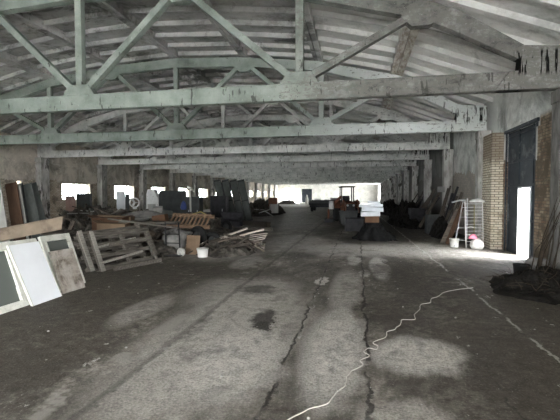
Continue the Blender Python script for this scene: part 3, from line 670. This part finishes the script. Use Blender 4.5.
for k,(x,y,w,h) in enumerate(((-8.8,19.3,1.3,.75),(-7.4,20.6,1.2,.7))):
    root=thing('old_sofa',['black padded sofa lying behind the tan slatted frame','black padded sofa next to the tall leaning panels'][k],'sofa',(x,y,0),(0,0,R(8)))
    m=MB();m.box(0,w,0,.7,.1,.42);m.build('seat',M['sofa'],root,bevel=.05)
    m=MB();m.box(0,w,.55,.75,.42,h+.2);m.build('backrest',M['sofa'],root,bevel=.05)
    for e in (0,w-.16):
        m=MB();m.box(e,e+.16,0,.7,.42,.62);m.build('armrest',M['sofa'],root,bevel=.04)
m=MB();m.lathe([(0,0),(.13,.02),(.17,.12),(.15,.25),(.10,.4),(.04,.48),(0,.48)],14);tag(m.build('plastic_bag',M['blue'],loc=(-9.15,20.0,1.05)),'blue plastic bag on the junk beside the dark cabinet','bag')
m=MB();m.bar((-8.75,20.0,.4),(-8.85,20.2,2.15),.09,.05);tag(m.build('pole',M['grey_light']),'pale upright post behind the blue bag','post')
m=MB();m.tube([(-8.95,20.1,2.1),(-8.85,19.95,2.28),(-8.7,20.0,2.2),(-8.55,20.05,2.0)],[.03,.08,.08,.03],8);tag(m.build('rag',M['white_dirty']),'white rag hanging on top of the pale post','cloth')
m=MB();m.tube([(-8.1,17.8,.3),(-7.9,18.0,.9),(-7.4,18.1,1.05),(-7.0,18.2,.8)],.03,8);tag(m.build('hose',M['yellow']),'yellow hose looped on the junk behind the slatted frame','hose')
mound('debris_heap','dark junk heap around the sofas behind the slatted frame','debris',-8.2,18.6,2.2,2.3,.75,M['junk'],31)
timber_pile(-8.2,18.2,2.0,2.0,.78,16,[M['wood_dark'],M['wood_grey']],'dark timber piece lying on the junk heap around the sofas','timber around the sofas',.5,1.4)
carton('pale open carton lying on the heap near the blue bag',(-9.9,18.6,1.0),(R(20),0,R(20)),.45,.35,.25,M['grey_light'],False)
carton('dark crate on the heap near the blue bag',(-9.2,18.2,.85),(0,R(10),R(30)),.45,.4,.25,M['slate'],False,name='plastic_crate')
# round wire/ring and white fan on the heap under second window
root=thing('electric_fan','white round fan lying on the heap below the second window','fan',(-14.6,24.3,1.05),(R(10),0,R(20)))
m=MB();m.torus((0,0,.3),.3,.05,'y');m.build('guard',M['white_metal'],root)
for k in range(3):
    m=MB();m.bar((0,0,.3),(.24*math.cos(k*2.1),0,.3+.24*math.sin(k*2.1)),.02,.14,up=(0,0,1) if k else (1,0,0));m.build('blade',M['white_metal'],root)
m=MB();m.box(-.12,.12,-.1,.1,-.12,.0);m.build('base',M['white_metal'],root)
# long horizontal beam behind the pile
m=MB();m.bar((-6.1,20.4,.11),(-4.3,19.8,.11),.2,.16);tag(m.build('timber_beam',M['wood_grey']),'long grey beam lying low beyond the slatted frame','beam')
m=MB();m.bar((-6.9,23.6,.15),(-5.0,22.3,.15),.3,.3);tag(m.build('timber_beam',M['wood_dark']),'dark squared beam on the floor before the leaning panels','beam')
# far left junk
mound('debris_heap','dark junk row beyond the tall leaning panels','debris',-9.2,38,2.0,5.0,1.1,M['junk'],41)
carton('reddish crate in the junk beyond the tall panels',(-7.9,37.0,.5),(0,0,R(10)),.8,.6,1.1,M['rust'],False,name='crate')
carton('pale crate in the junk beyond the tall panels',(-7.6,36.0,.2),(0,0,R(30)),.7,.5,.8,M['grey_light'],False,name='crate')
timber_pile(-8.6,34,1.5,3,.6,12,[M['grey_light'],M['wood_dark']],'board in the junk row beyond the tall leaning panels','boards beyond the panels',.8,2.0)
mound('debris_heap','dark heap near the far bright doorway','debris',-14.0,80,1.8,3.0,.7,M['junk'],43)
m=MB();m.lathe([(.0,0),(.35,0),(.25,1.2),(.12,1.9),(0,1.9)],12);tag(m.build('barrel',M['grey_light'],loc=(-10.6,84,0)),'small pale post standing before the far dark doorway','post')
# far gate: closed black leaf and a grey box
m=MB();m.box(-13.6,-11.1,Y1+.15,Y1+.25,0,3.35);tag(struct(m.build('door_2',M['gate'])),'black closed doorway in the far wall')
root=thing('utility_trailer','grey box trailer outside the far bright doorway','trailer',(-17.2,104,-.3))
m=MB();m.box(0,1.5,0,2,.5,2.0);m.build('body',M['grey_light'],root,bevel=.05)
for s in (0,1.3):
    m=MB();m.torus((s+.1,1,.32),.24,.09,'x');m.build('wheel',M['rubber'],root)

# ------------------------------------------------------------------ flatbed, tractor, bin, stack in the middle
root=thing('farm_trailer','low dark flat trailer standing left of the rusty tractor','trailer',(-5.3,43.5,0))
m=MB();m.box(0,3.4,0,4.5,.75,.95);m.build('bed',M['black'],root,bevel=.02)
m=MB();m.box(.0,3.4,-.05,0,.95,1.3);m.box(-.05,0,0,4.5,.95,1.3);m.box(3.4,3.45,0,4.5,.95,1.3);m.build('side_board',M['dark_panel'],root)
m=MB();m.box(.1,3.3,.1,4.4,.5,.75);m.build('chassis',M['black'],root)
for x in (.3,3.1):
    for y in (.8,3.6):
        m=MB();m.torus((x,y,.42),.3,.13,'x');w=m.build('wheel',M['rubber'],root)
        m=MB();m.lathe([(0,-.08),(.2,-.08),(.2,.08),(0,.08)],16,Matrix.Translation((x,y,.42))@Matrix.Rotation(R(90),4,'Y'));m.build('hub',M['steel'],w)
for k,(x,w,h) in enumerate(((.6,.7,.5),(1.6,.5,.4),(2.5,.8,.6))):
    carton('pale box standing on the dark trailer, %s'%['leftmost of three','middle of three','rightmost of three'][k],(-5.3+x+.2,45.5,.95),(0,0,R(10*k)),w,.6,h,M['grey_light'],False)
def tractor():
    root=thing('tractor','rusty red tractor with a black cab behind the dark bin','tractor',(-.75,28.2,0),(0,0,R(8)))
    m=MB();m.box(-.3,.3,-2.0,-.3,.75,1.35);m.prism([(-2.0,1.35),(-.3,1.45),(-.3,1.35)],-.3,.3,ax='yz');m.build('hood',M['rust'],root,bevel=.05)
    m=MB();m.box(-.27,.27,-2.06,-2.0,.8,1.28);g=m.build('grille',M['black'],root)
    for s in (-.2,.2):
        l=MB();l.lathe([(0,-.03),(.07,-.03),(.07,.02),(0,.03)],14,Matrix.Translation((s,-2.08,1.18))@Matrix.Rotation(R(90),4,'X'));l.build('headlight',M['steel'],g)
    m=MB()
    for x in (-.42,.42):
        for y in (-.3,.85):m.bar((x,y,1.15),(x*.95,y*.95,2.4),.07,.07)
    m.box(-.46,.46,-.02,.0,1.1,1.2);m.build('cab_frame',M['black'],root)
    m=MB();m.box(-.5,.5,-.4,.95,2.38,2.46);m.build('cab_roof',M['black'],root,bevel=.03)
    m=MB();m.box(-.42,.42,-.3,.85,.8,1.3);m.build('cab_base',M['rust'],root,bevel=.03)
    m=MB();m.box(-.25,.25,.3,.75,1.3,1.4);m.box(-.25,.25,.68,.78,1.4,1.8);m.build('seat',M['sofa'],root)
    m=MB();m.torus((0,-.05,1.6),.17,.015,'y');m.tube([(0,-.05,1.6),(0,-.25,1.35)],.015);m.build('steering_wheel',M['black'],root)
    m=MB();m.tube([(.18,-1.1,1.4),(.18,-1.1,2.1)],.03);m.build('exhaust_pipe',M['black'],root)
    for s in (-1,1):
        m=MB();m.torus((s*.68,.4,.68),.5,.19,'x',32,12);w=m.build('rear_wheel',M['rubber'],root)
        m=MB();m.lathe([(0,-.1),(.36,-.1),(.36,.1),(0,.1)],18,Matrix.Translation((s*.68,.4,.68))@Matrix.Rotation(R(90),4,'Y'));m.build('hub',M['rust'],w)
        m=MB();m.torus((s*.55,-1.6,.38),.27,.11,'x',28,10);w=m.build('front_wheel',M['rubber'],root)
        m=MB();m.lathe([(0,-.07),(.18,-.07),(.18,.07),(0,.07)],16,Matrix.Translation((s*.55,-1.6,.38))@Matrix.Rotation(R(90),4,'Y'));m.build('hub',M['rust'],w)
        m=MB()
        pts=[(s*.68+dx,.4+.78*math.cos(a),.68+.78*math.sin(a)) for a in [R(20+14*i) for i in range(11)] for dx in (-.2,.2)]
        m.add(pts,[(2*i,2*i+1,2*i+3,2*i+2) for i in range(10)]);m.build('fender',M['rust'],root)
        m=MB();m.bar((s*.42,-.5,1.25),(s*.45,-1.9,1.5),.08,.12);m.bar((s*.45,-1.9,1.5),(s*.45,-2.6,.75),.07,.1);m.build('loader_arm',M['rust'],root,label='rusty orange loader arm')
    return root
tractor()
m=MB();m.bar((-1.9,27.3,.95),(-1.1,27.0,1.75),.12,.16);m.bar((-1.95,27.2,.9),(-1.95,27.0,.25),.14,.16)
root=thing('rusty_machine','rusty orange lifting arm standing left of the tractor','machine',(0,0,0))
m.build('arm',M['rust'],root)
m=MB();m.box(-2.2,-1.6,26.9,27.6,0,.25);m.build('base',M['black'],root)
m=MB();m.lathe([(0,0),(.16,0),(.16,.55),(0,.55)],16,Matrix.Translation((-1.75,27.0,.9)));m.build('cylinder',M['white_metal'],root,label='pale metal cylinder')
root=thing('dark_bin','dark steel bin on the floor in front of the tractor','bin',(-1.12,24.9,0))
m=MB();m.prism([(.12,.08),(1.0,.08),(1.12,.82),(0,.82)],0,.8);m.build('body',M['dark_panel'],root,bevel=.01)
m=MB();m.box(-.04,1.16,-.04,.0,.8,.86);m.box(-.04,1.16,.8,.84,.8,.86);m.box(-.04,0,0,.8,.8,.86);m.box(1.12,1.16,0,.8,.8,.86);m.build('rim',M['dark_panel'],root)
m=MB();m.box(.15,.3,.1,.7,0,.08);m.box(.8,.95,.1,.7,0,.08);m.build('foot',M['black'],root)
# more dark junk beside the bin
carton('dark wooden crate between the bin and the white foam stack',(-.2,21.0,0),(0,0,R(5)),.9,.8,.66,M['black'],False,name='wooden_crate')
# stack: tarp, brown box, foam
def tarp(u,v):
    a=u*2*math.pi;k=v
    z=.80*(1-k)**.75 if k<1 else 0
    r=.22+.42*k**1.3
    f=1+.10*math.sin(a*9+4*k)*k+.22*k*noise.noise(Vector((math.cos(a)*2,math.sin(a)*2,k*3)))+.25*k*k*max(0,math.cos(a+.4))+.3*k*noise.noise(Vector((math.cos(a)*7,math.sin(a)*7,k*6)))
    x=math.cos(a)*r*1.1*f;y=math.sin(a)*r*.9*f
    return (x,y,max(.008,z+(.10*noise.noise(Vector((x*5,y*5,2)))+.11*noise.noise(Vector((x*12,y*12,5))))*min(1,k*4)*(1-k*.6)))
m=MB();m.sheet(tarp,72,20);m.add([tarp(i/72,0) for i in range(72)],[tuple(range(72))])
tag(m.build('tarpaulin_bundle',M['tarp'],loc=(.62,16.9,0)),'crumpled black tarpaulin bundle on the floor under the brown box','tarpaulin')
tag(carton('brown cardboard box between the black tarpaulin and the white blocks',(.55,16.9,.73),(0,0,R(5)),.56,.5,.27,M['cardboard_dark'],False))
for k,(x0,x1,z0,z1,lb,rz) in enumerate(((.12,.87,.985,1.185,'lowest white foam block resting on the brown box',4),(.16,1.02,1.185,1.36,'second white foam block from the bottom of the stack',-3),(.04,.98,1.36,1.485,'long white foam block overhanging left, third in the stack',2),(.39,.9,1.485,1.61,'small topmost white foam block of the stack',-2))):
    m=MB();w=(x1-x0);m.box(-w/2,w/2,-.25,.25,0,z1-z0-.012,jit=.008)
    if k==1: m.box(w/2-.12,w/2+.0,-.26,-.25,.05,.1)
    tag(m.build('foam_block',M['foam'],loc=((x0+x1)/2,16.85,z0),rot=(0,R([-2,1,-1,1][k]),R(rz)),bevel=.012),lb,'foam block','white foam blocks')

# ------------------------------------------------------------------ right wall
root=thing('wire_rack','white metal rack with horizontal bars standing against the yellow brick pier','rack',(3.72,14.95,0),(0,0,R(12)))
for x in (0,.62):
    m=MB();m.tube([(x,0,0),(x,.12,1.62)],.016);m.build('upright',M['white_metal'],root)
for k in range(13):
    z=.1+k*.12;m=MB();m.tube([(0,.12*z/1.62,z),(.62,.12*z/1.62,z)],.010,6);m.build('bar',M['white_metal'],root)
m=MB();m.tube([(.3,.02,.1),(.22,-.1,1.5)],.012,6);m.build('brace',M['yellow'],root,label='thin yellowish brace')
m=MB()
def cap(u,v):
    a=u*2*math.pi;return (.26*math.cos(a)*math.sin(v*1.57),.2*math.sin(a)*math.sin(v*1.57),.12*math.cos(v*1.57)+.02*noise.noise(Vector((u*8,v*4,0))))
m.sheet(cap,20,8);m.add([cap(i/20,1) for i in range(20)],[tuple(range(20))]);tag(m.build('dust_cover',M['white_metal'],loc=(4.1,15.1,1.6)),'rounded white lid lying on top of the white rack','lid')
root=thing('step_ladder','pale aluminium folding ladder leaning left of the white rack','ladder',(0,0,0))
m=MB();m.tube([(3.72,14.9,0),(3.86,15.4,1.72)],.025);m.build('rail',M['steel'],root)
m=MB();m.tube([(3.35,15.0,0),(3.75,15.5,1.70)],.022);m.build('rail',M['steel'],root)
m=MB();m.tube([(3.35,15.5,1.58),(3.6,15.4,1.66),(3.8,15.4,1.66)],.03);m.build('top_hook',M['steel'],root)
for k in (.15,.4,.62,.82):
    a=Vector((3.72,14.9,0)).lerp(Vector((3.86,15.4,1.72)),k);b=Vector((3.35,15.0,0)).lerp(Vector((3.75,15.5,1.7)),k)
    m=MB();m.tube([a,b],.014,6);m.build('rung',M['steel'],root)
for (a,b,mt,lb) in (((3.3,15.9,0),(3.95,16.3,1.55),M['wood_brown'],'brown plank leaning left of the pale ladder'),((3.15,16.1,0),(3.8,16.5,1.3),M['wood_chip'],'shorter brown plank leaning outermost beside the ladder')):
    m=MB();m.bar(a,b,.16,.03,up=(0,1,0));tag(m.build('plank',mt),lb,'plank')
bucket('white bucket on the floor at the foot of the ladder',(3.38,15.15,0),.16,.30,M['plastic_white'],M['steel'])
m=MB();m.lathe([(0,0),(.18,.01),(.24,.12),(.2,.26),(.08,.36),(0,.38)],14);tag(m.build('plastic_bag',M['plastic_white'],loc=(4.02,14.72,0)),'white bag on the floor in front of the white rack','bag')
m=MB();m.sheet(cap,18,7);m.add([cap(i/18,1) for i in range(18)],[tuple(range(18))]);o=m.build('cloth_bundle',M['pink'],loc=(3.86,14.62,.36),rot=(0,0,0));o.scale=(.55,.6,1.3);tag(o,'small pink cloth bundle on the white bag at the rack foot','cloth')
for k in range(5):
    x=3.95+rnd.uniform(-.15,.2);y=14.98+rnd.uniform(-.0,.06);m=MB();z=.3+.13*k
    m.tube([(x-.15,y+.13,z),(x,y+.16,z+rnd.uniform(-.05,.12)),(x+.2,y+.14,z)],.013,6);tag(m.build('pipe_offcut',M['white_metal'] if k%2 else M['plastic_grey']),'short pale pipe piece stuffed behind the bars of the white rack','pipe','pipe pieces in the rack')
# poles and planks leaning in dark bays
for k in range(10):
    y=18.3+.3*k;h=rnd.uniform(1.5,2.3)
    m=MB();m.bar((3.75+rnd.uniform(-.2,.1),y,0),(4.35,y+rnd.uniform(-.3,.6),h),rnd.uniform(.05,.14),.04,up=(0,1,0));tag(m.build('pole',[M['wood_dark'],M['wood_dark'],M['black']][k%3]),'dark pole or batten leaning on the right wall beyond the ladder','pole','poles leaning on the right wall')
for k in range(9):
    y=23+1.15*k
    if min(abs(y-q) for q in (22,28,34))<.75:y+=.9
    h=rnd.uniform(1.5,2.5)
    m=MB();m.bar((3.5+rnd.uniform(-.3,.1),y,0),(4.5,y+rnd.uniform(-.3,.8),h),rnd.uniform(.06,.2),.04,up=(0,1,0));tag(m.build('pole',[M['wood_dark'],M['black'],M['wood_dark']][k%3]),'long dark board leaning in the dim bays along the right wall','board','boards leaning in the dim right bays')
mound('debris_heap','dark junk heap against the right wall beyond the ladder','debris',3.7,18.9,.5,1.6,.7,M['earth'],51,xmax=4.25)
mound('debris_heap','dark junk heap in the shadowed right bays farther back','debris',3.1,27,1.1,4.5,1.15,M['earth'],53,xmax=4.25)
mound('debris_heap','dim junk heap far along the right wall','debris',3.1,42,1.1,6,1.1,M['earth'],57,xmax=4.25)
carton('dark box standing at the foot of the sign column',(3.55,20.4,0),(0,0,R(5)),.6,.5,.9,M['dark_panel'],False)
carton('dark cabinet box among the junk beyond the sign column',(3.3,24.0,0),(0,0,R(8)),.8,.6,1.1,M['black'],False)
# right foreground heap
mound('earth_heap','black heap of earth and dead branches by the right wall','heap',3.75,8.6,1.2,1.3,.30,M['earth'],61,40,.42,xmax=4.24)
def twig(i):
    a=rnd.uniform(0,6.28);r=rnd.random()**.6
    x=3.7+math.cos(a)*1.0*r;y=8.6+math.sin(a)*1.05*r
    z=.27*max(0,1-((x-3.85)/1.2)**2-((y-8.5)/1.3)**2)
    d=Vector((rnd.uniform(-1,.5),rnd.uniform(-1,.6),rnd.uniform(.05,.7))).normalized();L=rnd.uniform(.2,.5);p=Vector((x,y,z))
    pts=[p]
    for k in range(3):
        d=(d+Vector((rnd.uniform(-.4,.4),rnd.uniform(-.4,.4),rnd.uniform(-.4,.2)))).normalized();pts.append(pts[-1]+d*L/3)
    for q in pts: q.x=min(q.x,4.3)
    return pts
m=MB()
for i in range(110):m.tube(twig(i),[.007,.006,.004,.002],5)
tag(m.build('dry_brushwood',M['twig']),'tangle of dry brushwood lying on the black heap','brushwood',kind='stuff')
bucket('black bucket standing on the heap by the right wall',(3.52,9.55,.06),.165,.28,M['rubber'],M['black'],name='bucket')
m=MB()
def sack(u,v):
    a=u*2*math.pi;b=v*math.pi
    q=1+.12*noise.noise(Vector((math.cos(a)*2,math.sin(a)*2,v*4)))
    x=abs(math.cos(a))**.6*math.copysign(1,math.cos(a));y=abs(math.sin(a))**.6*math.copysign(1,math.sin(a))
    return (.24*x*math.sin(b)**.5*q,.17*y*math.sin(b)**.5*q,.13-.13*math.cos(b)*q)
m.sheet(sack,28,14);tag(m.build('sack',M['plastic_grey'],loc=(4.02,10.0,.16),rot=(0,0,R(10))),'grey sack lying beside the black bucket under the column','sack')
for k in range(12):
    x=4.0+.035*k%.3;y=9.55-.0+rnd.uniform(-.25,.3);m=MB();h=rnd.uniform(1.0,1.95)
    xx=3.85+rnd.uniform(-.12,.25)
    pts=[Vector((xx,y,.1)),Vector((xx+.12,y+.05,h*.5)),Vector((4.3,y+rnd.uniform(0,.25),h))]
    m.tube(pts,[.013,.010,.005],6);tag(m.build('branch',M['twig']),'bare branch leaning against the column at the right edge','branch','branches leaning on the right column')
# white cable on the floor
P=[(-.62,3.02),(-.54,3.18),(-.41,3.35),(-.27,3.47),(-.2,3.65),(-.11,3.88),(-.09,4.05),(-.05,4.2),(.06,4.36),(.04,4.48),(.13,4.62),(.09,4.75),(.13,4.86),(.22,4.84),(.25,4.95),(.2,5.07),(.36,5.28),(.40,5.5),(.5,5.62),(.6,5.85),(.66,6.08),(.83,6.13),(.87,6.4),(.99,6.69),(1.05,7.0),(1.22,7.15),(1.3,7.45),(1.44,7.61),(1.6,7.95),(1.91,8.25),(2.3,8.5)]
def spline(P,n=6):
    out=[]
    for i in range(len(P)-1):
        p0,p1,p2,p3=[Vector(P[max(0,min(len(P)-1,j))]+(0,)) for j in (i-1,i,i+1,i+2)]
        for k in range(n):
            t=k/n;out.append(.5*((2*p1)+(p2-p0)*t+(2*p0-5*p1+4*p2-p3)*t*t+(3*p1-p0-3*p2+p3)*t**3))
    return out
pts=spline(P);pts=[Vector((p.x+.02*noise.noise(Vector((p.y*9,0,0))),p.y,.009+.004*abs(noise.noise(Vector((p.y*4,1,0)))))) for p in pts]
m=MB();m.tube(pts,.0055,6);tag(m.build('cable',M['cable']),'thin white cable winding across the concrete floor towards the right heap','cable')
# rubble crumbs
for k in range(70):
    if k<34: x=rnd.gauss(-.35,.5);y=rnd.uniform(3.2,9)
    elif k<44: x=rnd.gauss(-1.32,.1);y=rnd.gauss(5.6,.15)
    else: x=rnd.uniform(-5,3);y=rnd.uniform(3.3,13)
    s=rnd.uniform(.005,.016);m=MB();m.lathe([(0,0),(s*1.1,s*.1),(s,s*.7),(s*.4,s*1.1),(0,s*1.15)],6,smooth=False)
    near=34<=k<44
    o=m.build('rubble_chip',M['wood_dark'] if near else M['grey_light'],loc=(x,y,0),rot=(0,0,rnd.uniform(0,6)));tag(o,'dark crumb in the small oily spot on the floor' if near else 'small pale rubble chip lying loose on the concrete floor','rubble','dark crumbs in the oily spot' if near else 'loose rubble chips on the floor')

# ------------------------------------------------------------------ light
w=bpy.data.worlds.new('overcast_sky');S.world=w;w.use_nodes=True
bg=w.node_tree.nodes['Background'];bg.inputs[0].default_value=(.97,.98,1,1);bg.inputs[1].default_value=26
def portal(loc,rot,sx,sy):
    l=bpy.data.lights.new('portal','AREA');l.shape='RECTANGLE';l.size=sx;l.size_y=sy;l.cycles.is_portal=True
    o=bpy.data.objects.new('portal',l);C.objects.link(o);o.location=loc;o.rotation_euler=rot
portal((-3.5,Y0-.45,2.1),(R(90),0,0),7,4.2)
portal((XR+.42,-4,1.8),(0,R(90),0),3.6,3)     # faces +Y
portal((XR+.42,88,2.1),(0,R(90),0),4.2,8)
portal((-16.25,Y1+.45,1.7),(R(-90),0,0),4.3,3.4)
portal((XR+.42,(wy0+wy1)/2,1.05),(0,R(90),0),2.1,.9)
for c in wins: portal((XL-.42,c,2.1),(0,R(-90),0),1.2,2.9)

sl=bpy.data.lights.new('hazy_sun','SUN');sl.energy=42;sl.angle=R(95);sl.color=(.93,.97,1)
so=bpy.data.objects.new('hazy_sun',sl);C.objects.link(so);so.rotation_euler=Vector((-.9,.0,-.36)).to_track_quat('-Z','Y').to_euler()
# ------------------------------------------------------------------ camera
cam=bpy.data.cameras.new('camera');co=bpy.data.objects.new('camera',cam);C.objects.link(co)
cam.sensor_fit='HORIZONTAL';cam.sensor_width=36;cam.lens=36*400/560;cam.clip_start=.05;cam.clip_end=400
co.location=(0,0,1.85);co.rotation_euler=(R(90)-math.atan(15/400),0,math.atan(78/400));S.camera=co
S.view_settings.view_transform='Standard';S.view_settings.look='None';S.view_settings.gamma=1;S.view_settings.use_curve_mapping=False
S.view_settings.exposure=.68
